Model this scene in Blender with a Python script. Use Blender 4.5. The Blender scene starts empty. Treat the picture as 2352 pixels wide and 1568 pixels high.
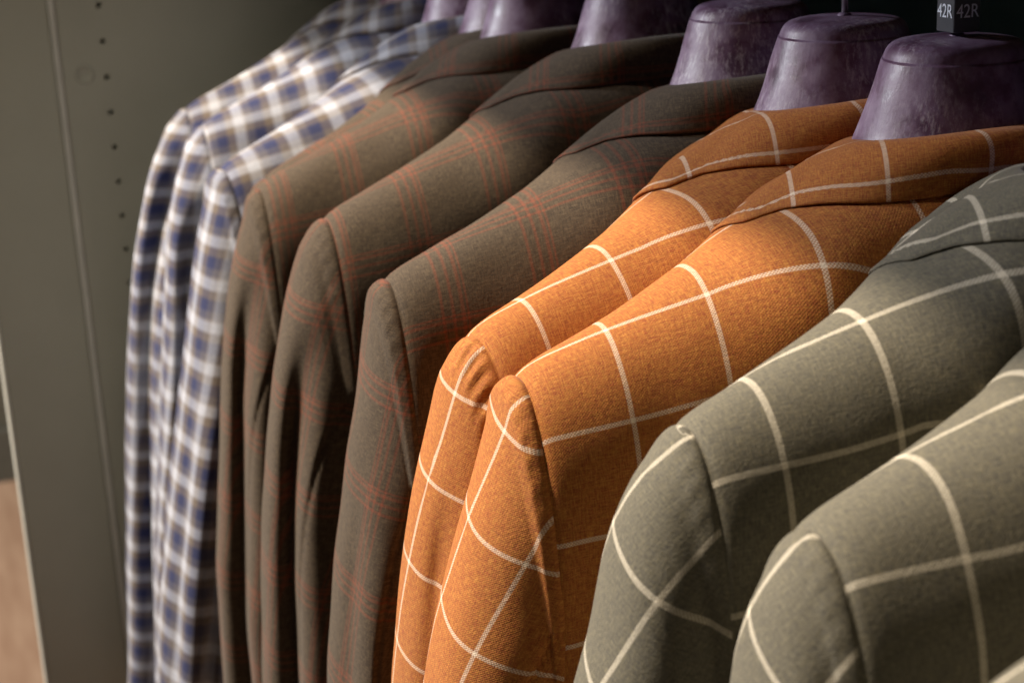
import bpy, math, random
import numpy as np
from mathutils import Matrix, Vector, noise

# ------------------------------------------------------------------ camera
S = bpy.context.scene
CAM_H = 1.58
r_c = np.array([-1516., 1093., -3745.]); r_c /= np.linalg.norm(r_c)      # rail direction seen by the camera
u_c = np.array([-514., 12116., 3745.]); u_c /= np.linalg.norm(u_c)
u_c -= r_c * u_c.dot(r_c); u_c /= np.linalg.norm(u_c)
x_c = np.cross(r_c, u_c)
R = Matrix([list(x_c), list(r_c), list(u_c)]).to_4x4()                    # camera axes -> world (X wall, Y along rail, Z up)
cd = bpy.data.cameras.new('camera'); cam = bpy.data.objects.new('camera', cd)
S.collection.objects.link(cam)
cam.matrix_world = Matrix.Translation((0, 0, CAM_H)) @ R
cd.sensor_width = 36; cd.lens = 3745 / 2352 * 36
cd.clip_start = 0.02; cd.clip_end = 60
cd.dof.use_dof = True; cd.dof.focus_distance = 0.72; cd.dof.aperture_fstop = 57.3 / 5.3
cd.dof.aperture_blades = 7
S.camera = cam

# ------------------------------------------------------------------ world and lamps
w = bpy.data.worlds.new('World'); S.world = w; w.use_nodes = True
bg = w.node_tree.nodes['Background']
bg.inputs[0].default_value = (0.75, 0.85, 1.0, 1); bg.inputs[1].default_value = 0.011
S.view_settings.view_transform = 'Standard'; S.view_settings.look = 'None'
S.view_settings.exposure = 0; S.view_settings.gamma = 1

def lamp(name, loc, target, energy, color, size=0.08, angle=60, blend=0.7, kind='SPOT'):
    l = bpy.data.lights.new(name, kind); l.energy = energy; l.color = color
    if kind == 'SPOT':
        l.shadow_soft_size = size; l.spot_size = math.radians(angle); l.spot_blend = blend
    else:
        l.shape = 'DISK'; l.size = size
    o = bpy.data.objects.new(name, l); S.collection.objects.link(o)
    o.location = loc
    o.rotation_euler = (Vector(target) - Vector(loc)).to_track_quat('-Z', 'Y').to_euler()
    return o
TG = Vector((0.22, 0.85, 1.38))
def dirpos(az, el, dist):       # azimuth from the aisle (-X) towards the far end (+Y), elevation, metres
    a, e = math.radians(az), math.radians(el)
    return TG + Vector((-math.cos(a) * math.cos(e), math.sin(a) * math.cos(e), math.sin(e))) * dist
WARM = (1.0, 0.84, 0.65)
lamp('ceiling_spot_key', dirpos(40, 51, 2.3), TG, 620, WARM, 0.09, 60)
lamp('ceiling_spot_side', dirpos(30, 36, 2.6), TG, 115, (1.0, 0.88, 0.74), 0.10, 60)
lamp('ceiling_spot_low', dirpos(44, 22, 3.0), TG, 270, (0.90, 0.92, 1.0), 0.10, 60)
lamp('ceiling_spot_near', dirpos(-30, 56, 2.6), TG, 6, (1.0, 0.90, 0.74), 0.3, 70)
lamp('panel_fill', Vector((-0.9, 0.1, 2.5)), Vector((0.10, 1.5, 1.30)), 46, (1.0, 0.94, 0.82), 0.15, 22, 1.0)  # added lamp, aimed to brighten the side panel and spare the jacket backs
lamp('floor_fill', Vector((-0.9, 3.0, 2.6)), Vector((0.05, 3.7, 0.0)), 350, (1.0, 0.90, 0.78), 0.2, 50, 0.8)  # added lamp that lifts the far floor out of black

# ------------------------------------------------------------------ material helpers
def new_mat(name):
    m = bpy.data.materials.new(name); m.use_nodes = True
    nt = m.node_tree; b = nt.nodes['Principled BSDF']
    return m, nt, b
class NB:
    def __init__(s, nt): s.nt = nt
    def n(s, t, **k):
        nd = s.nt.nodes.new(t)
        for a, v in k.items(): setattr(nd, a, v)
        return nd
    def link(s, a, b): s.nt.links.new(a, b)
    def put(s, inp, v):
        if hasattr(v, 'is_linked') or isinstance(v, bpy.types.NodeSocket): s.link(v, inp)
        else: inp.default_value = v
    def math(s, op, a, b=None, c=None, clamp=False):
        nd = s.n('ShaderNodeMath', operation=op, use_clamp=clamp)
        s.put(nd.inputs[0], a)
        if b is not None: s.put(nd.inputs[1], b)
        if c is not None: s.put(nd.inputs[2], c)
        return nd.outputs[0]
    def mix(s, f, a, b, blend='MIX'):
        nd = s.n('ShaderNodeMix', data_type='RGBA', blend_type=blend)
        s.put(nd.inputs[0], f)
        s.put(nd.inputs[6], a if not isinstance(a, tuple) else (*a, 1)[:4])
        s.put(nd.inputs[7], b if not isinstance(b, tuple) else (*b, 1)[:4])
        return nd.outputs[2]
    def vec(s, x, y, z=0.0):
        nd = s.n('ShaderNodeCombineXYZ'); s.put(nd.inputs[0], x); s.put(nd.inputs[1], y); s.put(nd.inputs[2], z)
        return nd.outputs[0]
    def noise(s, v, scale, detail=2, rough=0.5):
        nd = s.n('ShaderNodeTexNoise'); s.link(v, nd.inputs['Vector']); nd.inputs['Scale'].default_value = scale
        nd.inputs['Detail'].default_value = detail; nd.inputs['Roughness'].default_value = rough
        return nd.outputs['Fac']
    def rng(s, v, a, b, c=0.0, d=1.0, smooth=False):
        nd = s.n('ShaderNodeMapRange'); nd.interpolation_type = 'SMOOTHSTEP' if smooth else 'LINEAR'
        s.put(nd.inputs[0], v)
        for i, q in enumerate((a, b, c, d)): nd.inputs[i + 1].default_value = q
        return nd.outputs[0]
    def ramp(s, f, stops, interp='LINEAR'):
        nd = s.n('ShaderNodeValToRGB'); nd.color_ramp.interpolation = interp
        cr = nd.color_ramp
        while len(cr.elements) < len(stops): cr.elements.new(0.5)
        for e, (p, c) in zip(cr.elements, stops): e.position = p; e.color = (*c, 1)
        s.link(f, nd.inputs[0]); return nd.outputs[0]

def cloth(name, base, kind, hi=None, lo=None, line=(0.62, 0.56, 0.47), P=(0.0405, 0.0445), lw=0.0008):
    m, nt, b = new_mat(name); k = NB(nt)
    uv = k.n('ShaderNodeUVMap'); uv.uv_map = 'cloth'
    sp = k.n('ShaderNodeSeparateXYZ'); k.link(uv.outputs[0], sp.inputs[0]); U, V = sp.outputs[0], sp.outputs[1]
    # a little wander so that woven lines are never ruler straight
    wob = k.noise(k.vec(U, V), 14, 1)
    U2 = k.math('ADD', U, k.math('MULTIPLY', k.math('SUBTRACT', wob, 0.5), 0.003))
    V2 = k.math('ADD', V, k.math('MULTIPLY', k.math('SUBTRACT', k.noise(k.vec(V, U, 3.0), 14, 1), 0.5), 0.003))
    def thread_noise(su, sv):
        return k.noise(k.vec(k.math('MULTIPLY', U, su), k.math('MULTIPLY', V, sv)), 1.0, 2, 0.6)
    nw = thread_noise(1900, 190); nf = thread_noise(190, 1900); nh = thread_noise(620, 620)
    hi = hi or tuple(min(1, c * 1.35) for c in base); lo = lo or tuple(c * 0.62 for c in base)
    warp = k.ramp(nw, [(0.33, lo), (0.5, base), (0.68, hi)])
    weft = k.ramp(nf, [(0.33, lo), (0.5, base), (0.68, hi)])
    def dist(c, period, off=0.0):
        return k.math('PINGPONG', k.math('ADD', c, 10 * period + off), period / 2)
    if kind == 'window':
        for_w = k.rng(dist(U2, P[0]), lw, lw + 0.0004, 1, 0); for_f = k.rng(dist(V2, P[1]), lw, lw + 0.0004, 1, 0)
        warp = k.mix(for_w, warp, line); weft = k.mix(for_f, weft, line)
    if kind == 'overcheck':
        def grp(c, period):
            s = None
            for off, wd in ((0.0, 0.0006), (0.0046, 0.0007), (-0.0050, 0.0006), (0.0070, 0.0004)):
                q = k.rng(dist(c, period, off), wd * 0.7, wd * 1.7, 1, 0)
                s = q if s is None else k.math('MAXIMUM', s, q)
            return k.math('MULTIPLY', s, 0.62)
        red = (0.22, 0.048, 0.022)
        warp = k.mix(grp(U2, 0.046), warp, red); weft = k.mix(grp(V2, 0.056), weft, red)
    if kind == 'madras':
        def seq(c, p):
            fr = k.math('FRACT', k.math('DIVIDE', k.math('ADD', c, 1.0), p))
            W, T, N, B = (0.37, 0.39, 0.45), (0.125, 0.100, 0.082), (0.020, 0.026, 0.080), (0.090, 0.085, 0.105)
            Y = (0.22, 0.20, 0.19)
            return k.ramp(fr, [(0.0, W), (0.20, W), (0.27, T), (0.42, T), (0.49, N), (0.70, N), (0.77, B), (0.89, B), (0.95, Y), (1.0, W)])
        g = k.rng(nw, 0.3, 0.7, 0.86, 1.12)
        warp = k.mix(1.0, seq(U2, 0.0305), k.vec(g, g, g), 'MULTIPLY'); weft = seq(V2, 0.0300)
    pitch = 2 * math.pi / 0.00105
    if kind == 'overcheck':      # twill
        mask = k.rng(k.math('SINE', k.math('ADD', k.math('MULTIPLY', U, pitch), k.math('MULTIPLY', V, pitch))), -0.4, 0.4)
    else:
        mask = k.rng(k.math('MULTIPLY', k.math('SINE', k.math('MULTIPLY', U, pitch * 0.8)), k.math('SINE', k.math('MULTIPLY', V, pitch * 0.8))), -0.5, 0.5, 0.2, 0.8)
    if kind == 'madras': mask = 0.5
    col = k.mix(mask, warp, weft)
    h = k.rng(nh, 0.25, 0.75, 0.80, 1.20)
    col = k.mix(1.0, col, k.vec(h, h, h), 'MULTIPLY')
    k.link(col, b.inputs['Base Color'])
    b.inputs['Roughness'].default_value = 0.85
    b.inputs['Specular IOR Level'].default_value = 0.25
    b.inputs['Sheen Weight'].default_value = 0.12; b.inputs['Sheen Roughness'].default_value = 0.4
    hgt = k.math('ADD', k.math('MULTIPLY', mask, 0.4), k.math('MULTIPLY', nh, 1.0))
    bp = k.n('ShaderNodeBump'); bp.inputs['Strength'].default_value = 0.35; bp.inputs['Distance'].default_value = 0.0006
    k.link(hgt, bp.inputs['Height']); k.link(bp.outputs[0], b.inputs['Normal'])
    return m

M = {}
M['orange'] = cloth('rust_wool', (0.35, 0.118, 0.024), 'window', hi=(0.49, 0.22, 0.046), lo=(0.235, 0.050, 0.019), line=(0.74, 0.62, 0.50))
M['green'] = cloth('sage_wool', (0.118, 0.110, 0.084), 'window', hi=(0.185, 0.168, 0.112), lo=(0.067, 0.065, 0.059), line=(0.66, 0.61, 0.50), P=(0.0465, 0.0530), lw=0.0011)
M['brown'] = cloth('taupe_wool', (0.058, 0.041, 0.025), 'overcheck', hi=(0.112, 0.082, 0.050), lo=(0.024, 0.016, 0.011))
M['plaid'] = cloth('blue_check_cotton', (0.2, 0.2, 0.2), 'madras')

def simple(name, col, rough=0.6, metal=0.0, var=0.12, scale=30, bump=0.0, spec=0.5):
    m, nt, b = new_mat(name); k = NB(nt)
    tc = k.n('ShaderNodeTexCoord')
    f = k.noise(tc.outputs['Object'], scale, 4, 0.6)
    g = k.rng(f, 0.3, 0.7, 1 - var, 1 + var)
    k.link(k.mix(1.0, col, k.vec(g, g, g), 'MULTIPLY'), b.inputs['Base Color'])
    b.inputs['Roughness'].default_value = rough; b.inputs['Metallic'].default_value = metal
    b.inputs['Specular IOR Level'].default_value = spec
    if bump:
        bp = k.n('ShaderNodeBump'); bp.inputs['Strength'].default_value = bump; bp.inputs['Distance'].default_value = 0.0005
        k.link(k.noise(tc.outputs['Object'], 900, 2), bp.inputs['Height']); k.link(bp.outputs[0], b.inputs['Normal'])
    return m
M['panel'] = simple('grey_laminate', (0.30, 0.295, 0.235), 0.6, var=0.05, scale=6, bump=0.15, spec=0.3)
M['edge'] = simple('pale_edge_band', (0.42, 0.41, 0.35), 0.5, var=0.08, scale=25)
M['dark'] = simple('dark_hole', (0.01, 0.009, 0.008), 0.9)
M['teal'] = simple('dark_teal_paint', (0.20, 0.38, 0.42), 0.7, var=0.1, scale=5)
M['steel'] = simple('chromed_steel', (0.55, 0.54, 0.52), 0.28, metal=1.0, var=0.05)
M['black'] = simple('black_plastic', (0.08, 0.08, 0.088), 0.35, var=0.1, scale=60)
M['white'] = simple('white_print', (0.85, 0.88, 0.95), 0.5, var=0.02)
M['lining'] = simple('lining', (0.03, 0.028, 0.03), 0.6)
M['skirting'] = simple('grey_skirting', (0.10, 0.10, 0.085), 0.6)
M['farwall'] = simple('far_wall_paint', (0.12, 0.115, 0.09), 0.8)

def mauve():
    m, nt, b = new_mat('worn_mauve_form'); k = NB(nt)
    tc = k.n('ShaderNodeTexCoord'); oi = k.n('ShaderNodeObjectInfo')
    add = k.n('ShaderNodeVectorMath', operation='ADD'); k.link(tc.outputs['Object'], add.inputs[0])
    sc = k.n('ShaderNodeVectorMath', operation='SCALE'); k.link(oi.outputs['Location'], sc.inputs[0]); sc.inputs['Scale'].default_value = 3.0
    k.link(sc.outputs[0], add.inputs[1]); p = add.outputs[0]
    n1 = k.noise(p, 60, 6, 0.65)
    mp = k.n('ShaderNodeMapping'); mp.inputs['Scale'].default_value = (1, 1, 0.28); mp.inputs['Rotation'].default_value = (0.35, 0.3, 0); k.link(p, mp.inputs[0])
    n2 = k.noise(mp.outputs[0], 420, 4, 0.75)
    n3 = k.noise(p, 22, 3, 0.5)
    col = k.ramp(n1, [(0.28, (0.060, 0.022, 0.052)), (0.45, (0.13, 0.065, 0.125)), (0.52, (0.18, 0.11, 0.19)), (0.72, (0.27, 0.20, 0.30))])
    wear = k.math('MULTIPLY', k.rng(n2, 0.48, 0.66), k.rng(n3, 0.42, 0.62))
    col = k.mix(k.math('MULTIPLY', wear, 0.75), col, (0.55, 0.50, 0.57))
    k.link(col, b.inputs['Base Color'])
    k.link(k.rng(n1, 0.3, 0.7, 0.34, 0.60), b.inputs['Roughness'])
    bp = k.n('ShaderNodeBump'); bp.inputs['Strength'].default_value = 0.2; bp.inputs['Distance'].default_value = 0.0008
    k.link(k.math('ADD', n2, k.math('MULTIPLY', n1, 1.5)), bp.inputs['Height']); k.link(bp.outputs[0], b.inputs['Normal'])
    return m
M['mauve'] = mauve()

def wood():
    m, nt, b = new_mat('oak_floor'); k = NB(nt)
    tc = k.n('ShaderNodeTexCoord'); mp = k.n('ShaderNodeMapping'); mp.inputs['Scale'].default_value = (8, 1, 1); k.link(tc.outputs['Object'], mp.inputs[0])
    f = k.noise(mp.outputs[0], 3, 5, 0.6)
    k.link(k.ramp(f, [(0.3, (0.33, 0.20, 0.135)), (0.7, (0.48, 0.33, 0.235))]), b.inputs['Base Color'])
    b.inputs['Roughness'].default_value = 0.45
    return m
M['wood'] = wood()

# ------------------------------------------------------------------ object helpers
def link(o, parent=None):
    S.collection.objects.link(o)
    if parent: o.parent = parent
    return o
def mesh_obj(name, verts, faces, mat, parent=None, uv=None, smooth=True):
    me = bpy.data.meshes.new(name)
    me.from_pydata([tuple(v) for v in verts], [], [tuple(f) for f in faces])
    me.materials.append(mat)
    if uv is not None:
        l = me.uv_layers.new(name='cloth')
        idx = np.empty(len(me.loops), dtype=np.int32); me.loops.foreach_get('vertex_index', idx)
        l.data.foreach_set('uv', np.asarray(uv, dtype=np.float32)[idx].ravel())
    if smooth: me.polygons.foreach_set('use_smooth', [True] * len(me.polygons))
    me.update()
    return link(bpy.data.objects.new(name, me), parent)
def grid_faces(nr, nc, closed=False):
    f = []
    for i in range(nr - 1):
        for j in range(nc if closed else nc - 1):
            a = i * nc + j; b_ = i * nc + (j + 1) % nc
            f.append((a, b_, b_ + nc, a + nc))
    return f
def box(name, lo, hi, mat, parent=None, bevel=0.0):
    x0, y0, z0 = lo; x1, y1, z1 = hi
    v = [(x0,y0,z0),(x1,y0,z0),(x1,y1,z0),(x0,y1,z0),(x0,y0,z1),(x1,y0,z1),(x1,y1,z1),(x0,y1,z1)]
    f = [(0,3,2,1),(4,5,6,7),(0,1,5,4),(1,2,6,5),(2,3,7,6),(3,0,4,7)]
    o = mesh_obj(name, v, f, mat, parent, smooth=False)
    if bevel:
        md = o.modifiers.new('bevel', 'BEVEL'); md.width = bevel; md.segments = 2
    return o
def tube(name, pts, rad, mat, parent=None, seg=12):
    pts = [Vector(p) for p in pts]; V = []; n = len(pts)
    for i, p in enumerate(pts):
        d = (pts[min(i + 1, n - 1)] - pts[max(i - 1, 0)]).normalized()
        a = d.cross(Vector((0.3, 1, 0.1))).normalized(); c = d.cross(a)
        for q in range(seg):
            t = 2 * math.pi * q / seg
            V.append(p + (a * math.cos(t) + c * math.sin(t)) * rad)
    F = grid_faces(n, seg, True) + [tuple(range(seg))[::-1], tuple(range((n - 1) * seg, n * seg))]
    return mesh_obj(name, V, F, mat, parent)
def thing(name, label, cat, loc=(0, 0, 0), rotz=0.0, group=None):
    o = bpy.data.objects.new(name, None); link(o); o.location = loc; o.rotation_euler = (0, 0, rotz)
    o.empty_display_size = 0.05
    tag(o, label, cat, group); return o
def tag(o, label=None, cat=None, group=None, kind=None):
    if label: o['label'] = label
    if cat: o['category'] = cat
    if group: o['group'] = group
    if kind: o['kind'] = kind

def lerp(x, xs, ys): return np.interp(x, xs, ys)
def smooth_curve(ks, vals, t):
    """Catmull-Rom through control values"""
    ks = np.asarray(ks, float); vals = np.asarray(vals, float); out = []
    m = np.gradient(vals, ks)
    for q in np.atleast_1d(t):
        i = min(max(np.searchsorted(ks, q) - 1, 0), len(ks) - 2)
        h = ks[i + 1] - ks[i]; s = (q - ks[i]) / h
        out.append((2*s**3-3*s**2+1)*vals[i] + (s**3-2*s**2+s)*h*m[i] + (-2*s**3+3*s**2)*vals[i+1] + (s**3-s**2)*h*m[i+1])
    return np.array(out)

# ------------------------------------------------------------------ the jacket
HEM = 0.74        # the empty stands at hem level, 0.74 m under the top of the collar
RX = [0.0, 0.045, 0.069, 0.085, 0.099, 0.128, 0.156, 0.186, 0.203, 0.212]
RH = [0.006, 0.0100, 0.0155, 0.0215, 0.0300, 0.0460, 0.0605, 0.0745, 0.0825, 0.0885]
def ridge(x): return float(smooth_curve(RX, RH, abs(x))[0])
def sec_Y(x): return float(lerp(abs(x), [0, 0.04, 0.08, 0.12, 0.16, 0.21], [0.072, 0.070, 0.060, 0.050, 0.046, 0.0475]))
def sec_H(x): return float(lerp(abs(x), [0, 0.04, 0.08, 0.12, 0.16, 0.21], [0.050, 0.050, 0.055, 0.065, 0.082, 0.105]))

def sec_N(x): return float(lerp(abs(x), [0, 0.08, 0.13], [3.0, 3.0, 2.05]))

def fbm(p, s, seed):
    return noise.noise(Vector((p[0] * s + seed * 7.3, p[1] * s + seed * 3.1, p[2] * s - seed * 5.7)))

def body_mesh(seed, pu, pv, wr=1.0):
    xs = np.concatenate([[-0.2105, -0.209], np.linspace(-0.206, 0.206, 84), [0.209, 0.2105]])
    th = np.linspace(0, math.pi / 2, 22)
    low = np.concatenate([np.linspace(0, 0.25, 40)[1:], np.linspace(0.25, 0.60, 16)[1:]])
    V, UV = [], []
    for x in xs:
        h0 = ridge(x); Y = sec_Y(x); H = sec_H(x)
        half = []
        for a in th: e_ = 2 / sec_N(x); half.append((Y * math.sin(a) ** e_, H * (1 - abs(math.cos(a)) ** e_)))
        for q in low:
            y = Y + 0.006 * math.sin(min(q / 0.12, 1) * math.pi / 2) + 0.01 * q
            half.append((y, H + q))
        half = [(y, min(w_, HEM - h0)) for y, w_ in half]
        inset = 0.0022 if abs(x) > 0.2098 else (0.0006 if abs(x) > 0.208 else 0)
        s = [0.0]
        for i in range(1, len(half)): s.append(s[-1] + math.hypot(half[i][0] - half[i-1][0], half[i][1] - half[i-1][1]))
        col = []
        for sgn, rng_ in ((-1, range(len(half) - 1, 0, -1)), (1, range(0, len(half)))):
            for i in rng_:
                y, w_ = half[i]
                z = -h0 - w_ - inset * (1 if w_ < H * .3 else 0)
                yy = sgn * (y - (inset if w_ >= H * .3 else inset * y / max(Y, 1e-6)))
                p = (x, yy, z)
                amp = wr * 0.0042 * min(1, w_ / 0.05)
                d = amp * fbm((x, yy * .3, z * .45), 11, seed) + wr * 0.0010 * fbm(p, 30, seed + 4)
                d *= 1 - 0.8 * max(0, (abs(x) - 0.19) / 0.02)
                yy += sgn * d; z += (0.4 * d if w_ < 0.02 else 0)
                V.append((x, yy, z + HEM)); col.append(sgn * s[i])
                UV.append((x + pu, sgn * s[i] * float(lerp(abs(x), [0.07, 0.125], [0.66, 1])) + 0.80 * h0 + pv))
    nr = len(xs); nc = len(V) // nr
    F = [f[::-1] for f in grid_faces(nr, nc)]
    # side closings, inside the sleeves above and seen only below them
    for r0 in (0, nr - 1):
        for j in range(nc // 2):
            a, b_, c, d = r0 * nc + j, r0 * nc + j + 1, r0 * nc + nc - 2 - j, r0 * nc + nc - 1 - j
            if b_ != c: F.append((a, b_, c, d) if r0 else (d, c, b_, a))
            else: F.append((a, b_, d) if r0 else (d, b_, a))
    return V, F, UV

TX = [.2085, .2125, .2180, .2225, .2275, .2345, .2430, .2510, .2580, .2640, .2670, .2670, .264, .260]
TH = [.0885, .0878, .0918, .0985, .1120, .1320, .1590, .1860, .2150, .2600, .3200, .4200, .560, .690]
BX = [.2085, .2085, .2083, .2080, .2075, .2065, .2050, .2040, .2030, .2010, .1990, .1990, .200, .202]
BH = [.3000, .3020, .3060, .3100, .3160, .3240, .3360, .3500, .3700, .4000, .4400, .5000, .600, .685]
BY = [.0468, .0464, .0446, .0428, .0424, .0426, .0434, .0450, .0470, .0500, .0520, .0510, .050, .052]
def sleeve_mesh(seed, pu, pv, folds, side=1, flare=1.0, wr=1.0, pucker=0.0, grain=0.0, fine=True, hang=None, seam=(1.95, 0.158)):
    K = np.arange(len(TX))
    t = np.concatenate([np.linspace(0, 2, 13 if fine else 5)[:-1], np.linspace(2, 10, 100 if fine else 30)[:-1], np.linspace(10, 13, 26 if fine else 8)])
    tx, thh, bx, bh, by = (smooth_curve(K, q, t) for q in (TX, TH, BX, BH, BY))
    if hang:                                   # how far this sleeve swings out as it falls
        hh = np.array([.0870, .0918] + [q[0] for q in hang] + [.80]); xx = np.array([.2125, .2172] + [max(q[1] + .0006, .2195) for q in hang] + [hang[-1][1] + .004])
        def sm(h):
            o = 0
            for d, w_ in ((-.012, .25), (0, .5), (.012, .25)): o = o + w_ * np.interp(h + d * np.clip((h - .09) / .03, 0, 1), hh, xx)
            return o
        df = lambda h: np.interp(h, TH[2:], TX[2:])
        wgt = np.clip((t - 1) / 2.5, 0, 1)
        tx = tx * (1 - wgt) + sm(thh) * wgt
        bx = bx + np.clip((bh - .30) / .12, 0, 1) * (sm(bh) - df(bh)) * 0.9
    NA = 168 if fine else 48
    A = -math.pi + 2 * math.pi * np.arange(NA) / NA          # 0 = outer/top, +pi/2 = back (camera side)
    LT = np.concatenate([[0], np.cumsum(np.hypot(np.diff(tx), np.diff(thh)))])
    hs = np.maximum.accumulate(thh)
    V, UV = [], []
    cg, sg = math.cos(math.radians(grain)), math.sin(math.radians(grain))
    for i in range(len(t)):
        cx, cz = (tx[i] + bx[i]) / 2, -(thh[i] + bh[i]) / 2
        ex, ez = (tx[i] - bx[i]) / 2, -(thh[i] - bh[i]) / 2
        a_len = math.hypot(ex, ez)
        ring = []
        pw = float(lerp(t[i], [0, 3, 9], [1.0, 0.95, 0.86]))
        fade = min(1, t[i] / 2.5)
        for a in A:
            ca, sa = math.cos(a), math.sin(a)
            ca2 = math.copysign(abs(ca) ** pw, ca); sa2 = math.copysign(abs(sa) ** pw, sa)
            x = cx + ex * ca2; z = cz + ez * ca2; y = by[i] * sa2
            nx, ny, nz = ex / a_len * ca / a_len, sa / by[i], ez / a_len * ca / a_len
            nl = math.sqrt(nx*nx + ny*ny + nz*nz); nx, ny, nz = nx/nl, ny/nl, nz/nl
            hz = -z
            d = 0.0
            for (a0, wd, depth, h0, h1, slant) in folds:
                aa = a - a0 - slant * (hz - h0)
                up = min(max((hz - h0) / (h1 - h0), 0), 1); up = up * up * (3 - 2 * up)
                d -= depth * math.exp(-(aa / wd) ** 2) * up
            if fine:
                d += wr * fade * (0.0040 * fbm((x, y, z * .3), 16, seed + 2) + 0.0011 * fbm((x, y, z * .7), 38, seed + 9))
                a_s = 0.85 + (seam[0] - 0.85) * math.exp(-max(hz - seam[1], 0) / 0.055)
                if hz > seam[1] - 0.005 and 0 < a < 2.3:
                    q = (a - a_s) * 0.034
                    d -= 0.0019 * math.exp(-(q / 0.0013) ** 2)
                    if -0.02 < q < 0: d += 0.0006 * (1 + q / 0.02)
                if pucker:
                    q = math.exp(-((t[i] - 2.0) / 1.0) ** 2) * (1 if -0.1 < a < 0.9 else 0)
                    d += pucker * q * math.sin(a * 40)
            ring.append((x + nx * d, y + ny * d, z + nz * d))
        i0 = NA // 2
        sarc = np.zeros(NA)
        for j in range(i0 + 1, NA): sarc[j] = sarc[j-1] + math.dist(ring[j][:2], ring[j-1][:2])
        for j in range(i0 - 1, -1, -1): sarc[j] = sarc[j+1] - math.dist(ring[j][:2], ring[j+1][:2])
        for j, (x, y, z) in enumerate(ring):
            V.append((side * x, y, z + HEM))
            # cloth grain: hangs nearly plumb, tipped forward by `grain` degrees
            v0 = float(np.interp(-z, hs, LT)); wgt = min(1, max(0, (t[i] - 0.0) / 6))
            xo = float(np.interp(-z, hs, tx))
            if abs(A[j]) <= math.pi / 2: u0 = math.hypot(xo - x, y)
            else: u0 = math.hypot(xo - x, by[i]) + max(0.0, by[i] - abs(y))
            u0 = math.copysign(u0, A[j])
            UV.append((u0 * cg + v0 * sg + pu, v0 * cg - u0 * sg + pv))
    nr, nc = len(t), NA
    F = []
    for i in range(nr - 1):
        for j in range(nc):
            a = i * nc + j; b_ = i * nc + (j + 1) % nc; F.append((a, b_, b_ + nc, a + nc))
    if side > 0: F = [f[::-1] for f in F]
    return V, F, UV

def collar_mesh(seed, pu, pv):
    n = 241; AN = np.radians(np.linspace(-152, 152, n))      # 0 = back
    rows_n = 26; V, UV = [], []
    prof = []
    for k_ in range(rows_n): prof.append(k_ / (rows_n - 1))
    pos = np.zeros((rows_n + 9, n, 3))
    for j, a in enumerate(AN):
        sx, cy = math.sin(a), math.cos(a)
        back = max(0, cy)
        roll = np.array([0.0475 * sx, 0.0465 * cy, 0.000 + 0.0095 * back ** 1.3 - 0.006 * max(0, -cy)])
        aa = abs(math.degrees(a)); rf = float(np.interp(aa, [0, 15, 34, 48, 60, 72.4, 85.6, 90, 93.5, 105, 130, 152], [.0535, .0548, .0613, .0687, .0762, .0829, .0913, .0970, .1035, .112, .108, .098]))
        fx, fy = rf * sx, rf * cy
        od = np.array([sx, cy, 0.0])
        X = abs(fx); Y = sec_Y(X); H = sec_H(X); yy = min(abs(fy) / Y, 0.97)
        n_ = sec_N(X); hb = ridge(X) + H * (1 - (1 - yy ** n_) ** (1 / n_))
        fall = np.array([fx, fy, -hb + 0.0014]) + od * 0.0008
        # inner stand
        for q in range(4):
            f = q / 4
            pos[q, j] = roll + np.array([0.004 * sx, 0.004 * cy, -0.020]) * (1 - f) - od * 0.0022
        pos[4, j] = roll - od * 0.0012 + np.array([0, 0, -.0006])
        for k_ in range(rows_n):
            f = k_ / (rows_n - 1)
            p = roll * (1 - f) + fall * f
            bul = (0.0030 + 0.0045 * back) * math.sin(math.pi * f ** 0.85) + 0.0020 * math.sin(math.pi * min(1, f * 5) / 2) * (1 - f)
            p = p + od * bul * (0.4 + 0.6 * back) + np.array([0, 0, bul * (1.0 - 0.5 * back)])
            p += od * 0.0012 * fbm(p, 26, seed)
            if k_ == 22 and (j % 2): p -= (np.array([0, 0, 0.0006]) + od * 0.0004)
            pos[5 + k_, j] = p
        e = pos[5 + rows_n - 1, j]
        pos[5 + rows_n, j] = e + np.array([0, 0, -0.0010]) + od * 0.0001
        pos[6 + rows_n, j] = e + np.array([0, 0, -0.0014]) - od * 0.002
        pos[7 + rows_n, j] = e + np.array([0, 0, -0.0020]) - od * 0.010
        pos[8 + rows_n, j] = e + np.array([0, 0, +0.0005]) - od * 0.020
    NR = rows_n + 9
    E = 5 + rows_n - 1                                    # row of the fall edge
    v = np.zeros((NR, n))
    seg = np.linalg.norm(np.diff(pos, axis=0), axis=2)
    for r_ in range(E - 1, -1, -1): v[r_] = v[r_ + 1] - seg[r_]
    for r_ in range(E + 1, NR): v[r_] = v[r_ - 1] + seg[r_ - 1]
    u = pos[:, :, 0] + 0.4 * np.sign(pos[:, :, 0]) * np.maximum(0.045 - pos[:, :, 1], 0)
    V = pos.reshape(-1, 3) + np.array([0, 0, HEM])
    UV = np.stack([u + pu, v + pv], axis=-1).reshape(-1, 2)
    return V, grid_faces(NR, n), UV

C_O2 = np.array([(1019 / 3745) * 0.715, (504 / 3745) * 0.715, -0.715])
C_W = np.array([x_c.dot(C_O2), r_c.dot(C_O2), u_c.dot(C_O2) + CAM_H])      # centre of the front rust jacket's collar, world

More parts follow.
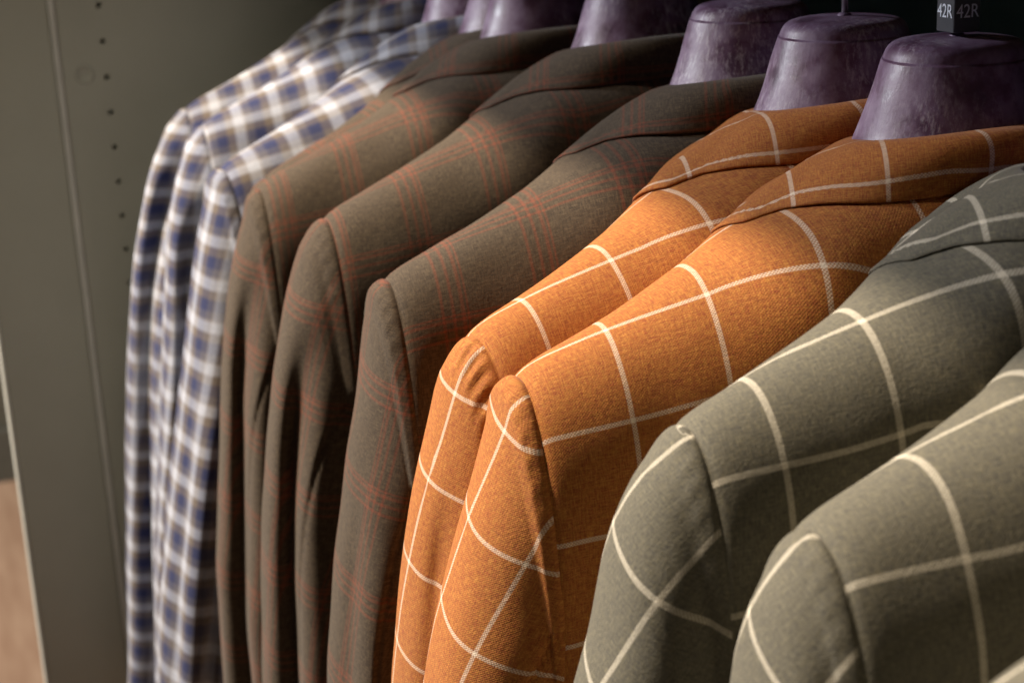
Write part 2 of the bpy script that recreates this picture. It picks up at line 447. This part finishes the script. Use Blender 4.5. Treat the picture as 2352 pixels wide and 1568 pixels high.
def hanger(c, yaw, label, tilt=0.0, rod_only=False):
    t = thing('coat_hanger', label, 'hanger', (c[0], c[1], c[2]), math.pi + yaw, 'mauve coat hangers along the rail')
    # neck form: lathe of rounded-oval rings
    zs =  [0.0385, 0.0383, 0.0378, 0.0366, 0.0340, 0.0300, 0.024, 0.014, 0.004, -0.006, -0.016, -0.026, -0.034]
    rx =  [0.0000, 0.0160, 0.0240, 0.0276, 0.0299, 0.0313, 0.0331, 0.0361, 0.0393, 0.0430, 0.048, 0.050, 0.045]
    kk = np.arange(len(zs)); tt = np.linspace(0, len(zs) - 1, 60)
    Z = smooth_curve(kk, zs, tt); Rr = smooth_curve(kk, rx, tt); Rr[0] = 0.0
    V = []
    for z, q in zip(Z, Rr):
        for j in range(56):
            a = 2 * math.pi * j / 56
            p = Vector((q * 1.02 * math.cos(a), q * 0.97 * math.sin(a), z - 0.0012 * (q / 0.03) ** 2 * (z > 0.03)))
            V.append(p + Vector((0, 0, 0)) + Vector((math.cos(a), math.sin(a), 0)) * 0.0006 * fbm(p + Vector(c), 45, 1))
    mesh_obj('neck_form', V, grid_faces(60, 56, True), M['mauve'], t)
    collar = [(0.0036, 0.0375), (0.0034, 0.0388), (0.0026, 0.0395), (0.0016, 0.0397)]
    V = [(q * math.cos(2 * math.pi * j / 20), q * math.sin(2 * math.pi * j / 20), z) for q, z in collar for j in range(20)]
    mesh_obj('ferrule', V, grid_faces(4, 20, True), M['mauve'], t)
    pts = [(0, 0, 0.036), (0, 0, 0.07), (0, 0, 0.105)]
    for q in range(1, 13):
        a = math.radians(-90 + 20 * q)
        pts.append((0.019 * math.cos(a), 0, 0.124 + 0.019 * math.sin(a)))
    tube('hook', pts, 0.0016, M['steel'], t, 12)
    return t

jackets = []
def jacket(name_label, matkey, t_n, yaw, dx=0.0, dz=0.0, seed=0, pu=0.0, pv=0.0, spu=0.0, spv=0.0, cpu=0.0, cpv=0.0,
           folds=(), hang=None, s=1.0, lift=0.0, grain=8.0, group=None, hang_label=None, flare=1.0, wr=1.0, pucker=0.00022, roll=0.0):
    c = C_W + np.array([dx, t_n, dz])
    t = thing('suit_jacket', name_label, 'jacket', (c[0], c[1], c[2] - HEM), math.pi + math.radians(yaw), group)
    m = M[matkey]
    def fit(V):
        V = np.array(V, dtype=float); V[:, 2] -= HEM
        V[:, :2] *= s; V[:, 2] *= 1 + (s - 1) * 0.8
        V[:, 2] += lift * np.clip((np.abs(V[:, 0]) - 0.04) / 0.16, 0, 1.25)
        V[:, 2] += HEM; return V
    V, F, UV = body_mesh(seed, pu, pv, wr); mesh_obj('jacket_body', fit(V), F, m, t, UV)
    V, F, UV = sleeve_mesh(seed, spu, spv, folds, 1, flare, wr, pucker, grain, True, hang); mesh_obj('sleeve', fit(V), F, m, t, UV)
    V, F, UV = sleeve_mesh(seed + 5, spu, spv, (), -1, 1.0, wr, 0.0, grain, False); mesh_obj('sleeve', fit(V), F, m, t, UV)
    V, F, UV = collar_mesh(seed, cpu, cpv); mesh_obj('collar', fit(V), F, m, t, UV)
    hx = 0.0055 if s > .95 else -0.008
    if hang_label: hanger(c + np.array([-hx * math.cos(math.radians(yaw)), -hx * math.sin(math.radians(yaw)), 0.0032]), math.radians(yaw), hang_label)
    return t

# yaw < 0 swings the near shoulder towards the camera
J = [
 dict(name_label='grey-green windowpane jacket nearest the camera, only its blurred shoulder in the bottom right corner', matkey='green', t_n=-.306, dx=-.001, yaw=-4, s=.9, dz=-.009, grain=22, seed=1, hang=[(.096,.218),(.103,.2235),(.113,.2285),(.124,.2315),(.143,.234),(.2,.242),(.4,.262)], group='grey-green windowpane jackets', hang_label='mauve hanger inside the nearest grey-green jacket at the right edge'),
 dict(name_label='grey-green windowpane jacket, blurred, in the lower right foreground', matkey='green', t_n=-.192, dx=.017, yaw=-4, s=.93, dz=-.0065, grain=24, seed=2, cpu=-.095, cpv=-.0420, hang=[(.096,.218),(.103,.2235),(.113,.2285),(.124,.2315),(.143,.234),(.2,.242),(.4,.262)], pu=-.171, pv=-.0954, spu=-.0036, spv=-.0450, group='grey-green windowpane jackets', hang_label='mauve hanger inside the lower grey-green jacket at right'),
 dict(name_label='grey-green windowpane jacket directly in front of the rust jackets', matkey='green', t_n=-.114, dx=-.002, yaw=-4, s=.87, dz=.001, grain=24, seed=3, hang=[(.107,.229),(.126,.239),(.148,.244),(.177,.25),(.199,.257),(.26,.268),(.4,.276)], pu=-.135, pv=-.0480, spu=-.0105, spv=-.0550, cpu=-.095, cpv=-.0420, group='grey-green windowpane jackets', hang_label='mauve hanger inside the grey-green jacket next to the rust ones'),
 dict(name_label='rust orange windowpane jacket next to the grey-green ones, under the black 42R size cube', matkey='orange', t_n=-.001, dx=.004, yaw=-4.5, dz=-.004, s=.99, grain=14, seed=4, hang=[(.121,.2255),(.14,.232),(.17,.2415),(.198,.2505),(.228,.258),(.3,.264)], pu=-.092, pv=-.0605, spu=-.0170, spv=-.0220, cpu=-.0215, cpv=-.0362, group='rust orange windowpane jackets', hang_label='large mauve hanger neck under the black 42R cube'),
 dict(name_label='rust orange windowpane jacket next to the brown ones, puckered at its sleeve head', matkey='orange', t_n=.092, dx=.006, yaw=4, dz=-.003, s=.985, grain=10, folds=((0.45,.30,.009,.13,.19,0),(1.25,.35,.006,.15,.25,0)), seed=5, hang=[(.098,.2225),(.135,.2325),(.152,.238),(.188,.246),(.221,.251),(.259,.256),(.35,.262)], pu=-.1045, pv=-.058, spu=-.013, spv=-.030, cpu=-.0725, cpv=-.0397, pucker=0.0011, group='rust orange windowpane jackets', hang_label='mauve hanger neck with bare steel rod above the rear rust jacket'),
 dict(name_label='brown wool jacket with faint red overcheck beside the rust jackets', matkey='brown', t_n=.1760, dx=.002, yaw=-4.1, dz=-.0013, folds=((0.35,.28,.006,.15,.25,0),(1.3,.3,.006,.2,.3,0)), seed=6, hang=[(.1,.2185),(.111,.2215),(.137,.2255),(.161,.23),(.18,.2345),(.247,.246),(.317,.255),(.5,.262)], group='brown overcheck jackets', hang_label='mauve hanger neck above the brown jacket nearest the rust ones'),
 dict(name_label='brown jacket with red overcheck, second from the rust jackets', matkey='brown', t_n=.3186, dx=.006, yaw=-2, dz=.0038, folds=((0.66,.30,.021,.13,.22,0),), seed=7, hang=[(.103,.225),(.139,.237),(.179,.247),(.22,.254),(.277,.262),(.386,.271)], pu=.02, group='brown overcheck jackets', hang_label='mauve hanger neck above the second brown jacket from the rust ones'),
 dict(name_label='brown jacket with red overcheck, third from the rust jackets, its sleeve beside the blue plaid', matkey='brown', t_n=.4660, dx=-.0006, yaw=-3, dz=-.0042, folds=((0.66,.32,.023,.12,.21,0),), seed=8, hang=[(.099,.217),(.122,.226),(.153,.2345),(.199,.243),(.262,.251),(.36,.263),(.453,.267)], pu=.03, group='brown overcheck jackets', hang_label='mauve hanger neck above the third brown jacket, cut by the top edge'),
 dict(name_label='brown jacket mostly hidden between the blue plaid and the other brown jackets', matkey='brown', t_n=.5146, dx=.0015, yaw=6, dz=-.004, s=.97, seed=9, hang=[(.099,.217),(.122,.224),(.153,.23),(.199,.236),(.262,.24),(.36,.245),(.453,.25)], pu=.01, group='brown overcheck jackets', hang_label='thin lit sliver of mauve hanger neck above the hidden brown jacket'),
 dict(name_label='blue white and tan plaid jacket touching the brown jackets', matkey='plaid', t_n=.591, dx=-.0022, yaw=6.4, dz=-.0031, s=1.03, grain=4, seed=10, folds=((0.25,.22,.006,.2,.3,0),(1.3,.25,.008,.2,.35,-.6)), hang=[(.1,.218),(.124,.226),(.15,.233),(.182,.24),(.233,.251),(.305,.265),(.397,.281),(.473,.292)], group='blue plaid jackets', hang_label='mauve hanger neck above the plaid jacket nearest the brown ones'),
 dict(name_label='middle blue white and tan plaid jacket of the three', matkey='plaid', t_n=.7189, dx=.0035, yaw=-2, dz=-.001, s=.972, grain=4, seed=11, folds=((1.0,.35,.022,.12,.2,0),), hang=[(.1,.224),(.142,.239),(.174,.247),(.211,.252),(.26,.259),(.385,.277),(.489,.29),(.591,.298)], pu=.01, group='blue plaid jackets', hang_label='mauve hanger neck above the middle plaid jacket'),
 dict(name_label='farthest blue white and tan plaid jacket, next to the grey side panel', matkey='plaid', t_n=.8000, dx=.0058, yaw=-2.4, dz=.0017, s=.972, grain=4, seed=12, folds=((0.75,.35,.022,.10,.18,0),), hang=[(.103,.228),(.143,.248),(.205,.266),(.26,.276),(.383,.293),(.512,.308),(.632,.32)], pu=.005, group='blue plaid jackets', hang_label='mauve hanger of the farthest plaid jacket, cut off by the top edge'),
]
for j in J: jacket(**j)

# ------------------------------------------------------------------ size cube
def size_cube():
    c = C_W
    t = thing('size_cube', 'small black cube printed 42R on the hanger rod of the front rust jacket', 'size marker', (c[0] - 0.0015, c[1] - 0.001, c[2] + 0.0395), math.pi)
    s = 0.0066
    box('cube', (-s, -s, 0), (s, s, 0.017), M['black'], t, 0.0006)
    for nm, rz, loc in (('print', 0, None), ('print', math.pi / 2, None)):
        cu = bpy.data.curves.new('print', 'FONT'); cu.body = '42R'; cu.size = 0.0082; cu.align_x = 'CENTER'; cu.align_y = 'CENTER'
        cu.extrude = 0.00008
        tmp = bpy.data.objects.new('tmp', cu); S.collection.objects.link(tmp)
        bpy.context.view_layer.update()
        me = bpy.data.meshes.new_from_object(tmp.evaluated_get(bpy.context.evaluated_depsgraph_get()))
        bpy.data.objects.remove(tmp)
        me.name = 'print'; me.materials.clear(); me.materials.append(M['white'])
        o = link(bpy.data.objects.new('print', me), t)
        # text lies in XY; stand it up on a side face: faces +x or +y of the cube
        if rz == 0: o.matrix_local = Matrix.Translation((s + .0002, 0, .0088)) @ Matrix.Rotation(math.pi/2, 4, 'Z') @ Matrix.Rotation(math.pi/2, 4, 'X') @ Matrix.Scale(0.85, 4, (1, 0, 0))
        else: o.matrix_local = Matrix.Translation((0, s + .0002, .0088)) @ Matrix.Rotation(math.pi, 4, 'Z') @ Matrix.Rotation(math.pi/2, 4, 'X') @ Matrix.Scale(0.85, 4, (1, 0, 0))
    t.rotation_euler = (0, 0, math.pi + math.radians(-2))
    return t
size_cube()

# ------------------------------------------------------------------ the rail
rail = tube('clothes_rail', [(C_W[0], -0.3, C_W[2] + 0.124 + 0.0075), (C_W[0], 1.5, C_W[2] + 0.124 + 0.0075)], 0.0095, M['steel'], None, 24)
tag(rail, 'round steel rail the hangers hook over, just above the frame', 'rail')

# ------------------------------------------------------------------ panel with shelf-pin holes
YP = 1.50
def side_panel():
    t = thing('side_panel', 'grey-brown cabinet side panel with a column of shelf pin holes', 'panel', (0.147, YP, 0))
    x0, x1, z0, z1 = 0.0, 0.676, 0.05, 2.4
    hx = 0.1854 - 0.147
    hz0 = CAM_H - 0.1304 / 1.027 * YP; sp = 0.0317
    cell = sp / 2; r = 0.0026
    zs = [hz0 + sp * k for k in range(-12, 8)]
    V, F = [], []
    def q(a, b, c, d): 
        i = len(V); V.extend([a, b, c, d]); F.append((i, i+1, i+2, i+3))
    za, zb = zs[0] - cell, zs[-1] + cell
    xa, xb = hx - cell, hx + cell
    P = lambda x, z: (x, 0.0, z)
    q(P(x0, z0), P(x1, z0), P(x1, za), P(x0, za)); q(P(x0, zb), P(x1, zb), P(x1, z1), P(x0, z1))
    q(P(x0, za), P(xa, za), P(xa, zb), P(x0, zb)); q(P(xb, za), P(x1, za), P(x1, zb), P(xb, zb))
    N = 24
    for z in zs:
        i = len(V)
        for k_ in range(N):
            a = 2 * math.pi * k_ / N + math.pi / 4
            c, s_ = math.cos(a), math.sin(a); m_ = cell / max(abs(c), abs(s_))
            V.append((hx + m_ * c, 0, z + m_ * s_))
        for k_ in range(N):
            a = 2 * math.pi * k_ / N + math.pi / 4; V.append((hx + r * math.cos(a), 0, z + r * math.sin(a)))
        for k_ in range(N):
            b_ = (k_ + 1) % N; F.append((i + k_, i + b_, i + N + b_, i + N + k_))
    # back and edges
    D = 0.025
    i = len(V); V += [(x0, D, z0), (x1, D, z0), (x1, D, z1), (x0, D, z1), (x0, 0, z0), (x1, 0, z0), (x1, 0, z1), (x0, 0, z1)]
    F += [(i+1, i, i+3, i+2), (i, i+4, i+7, i+3), (i+5, i+1, i+2, i+6), (i+7, i+6, i+2, i+3), (i, i+1, i+5, i+4)]
    mesh_obj('board', V, F, M['panel'], t, smooth=False)
    hv = []; 
    prof = [(r + .0007, -.00005), (r + .0002, -.0003), (r - .0001, 0.0002), (r - .0001, .009), (0.0, .009)]
    for rr, dy in prof:
        for k_ in range(18):
            a = 2 * math.pi * k_ / 18; hv.append((rr * math.cos(a), dy, rr * math.sin(a)))
    me = None
    for z in zs:
        if me is None:
            o = mesh_obj('pin_hole', hv, grid_faces(len(prof), 18, True), M['panel'], t); me = o.data
            o.location = (hx, 0, z)
        else:
            o = bpy.data.objects.new('pin_hole', me); link(o, t); o.location = (hx, 0, z)
    # round cover cap
    rr = 0.0088; cv = []
    pr = [(rr, 0.0), (rr - .0004, -.0009), (rr - .0011, -.0012), (rr - .0018, -.0008), (rr - .0022, -.0004), (0, -.0004)]
    for q_, dy in pr:
        for k_ in range(32):
            a = 2 * math.pi * k_ / 32; cv.append((q_ * math.cos(a), dy, q_ * math.sin(a)))
    o = mesh_obj('cover_cap', cv, grid_faces(len(pr), 32, True), M['panel'], t)
    # position from the picture: pixel (192,172) of 2352
    d = np.array([(205 - 12 - 1176) / 3745, (784 - 172) / 3745, -1.0])
    wx, wy, wz = x_c.dot(d), r_c.dot(d), u_c.dot(d)
    o.location = (wx / wy * YP - 0.147, 0, CAM_H + wz / wy * YP)
    box('edge_strip', (-0.0058, -0.0025, 0.05), (-0.0002, 0.02, 2.4), M['edge'], t, 0.0008)
    p = box('pilaster', (-0.0815, -0.0005, 0.0), (-0.006, 0.045, 2.4), M['panel'], t, 0.0012)
    box('edge_strip', (-0.0845, -0.0008, 0.0), (-0.0817, 0.044, 2.4), M['edge'], t, 0.0006)
side_panel()

# ------------------------------------------------------------------ shell
def shell(name, lo, hi, mat):
    o = box(name, lo, hi, M[mat]); o['kind'] = 'structure'; return o
shell('floor', (-6, -2, -0.05), (3, 8, 0.0), 'wood')
shelf = box('shelf', (0.165, -0.75, C_W[2] + 0.198), (0.823, YP + 0.006, C_W[2] + 0.222), M['panel'], None, 0.001)
tag(shelf, 'grey-brown cabinet shelf spanning over the rail, above the frame', 'shelf')
shell('back_wall', (0.82, -0.6, 0.0), (0.9, 1.9, 2.6), 'teal')
shell('far_wall', (-6, 4.3, 0.0), (3, 4.4, 3), 'farwall')
sk = shell('skirting', (-6, 4.27, 0.0), (3, 4.298, 0.14), 'skirting')
print('objects', len(bpy.data.objects))
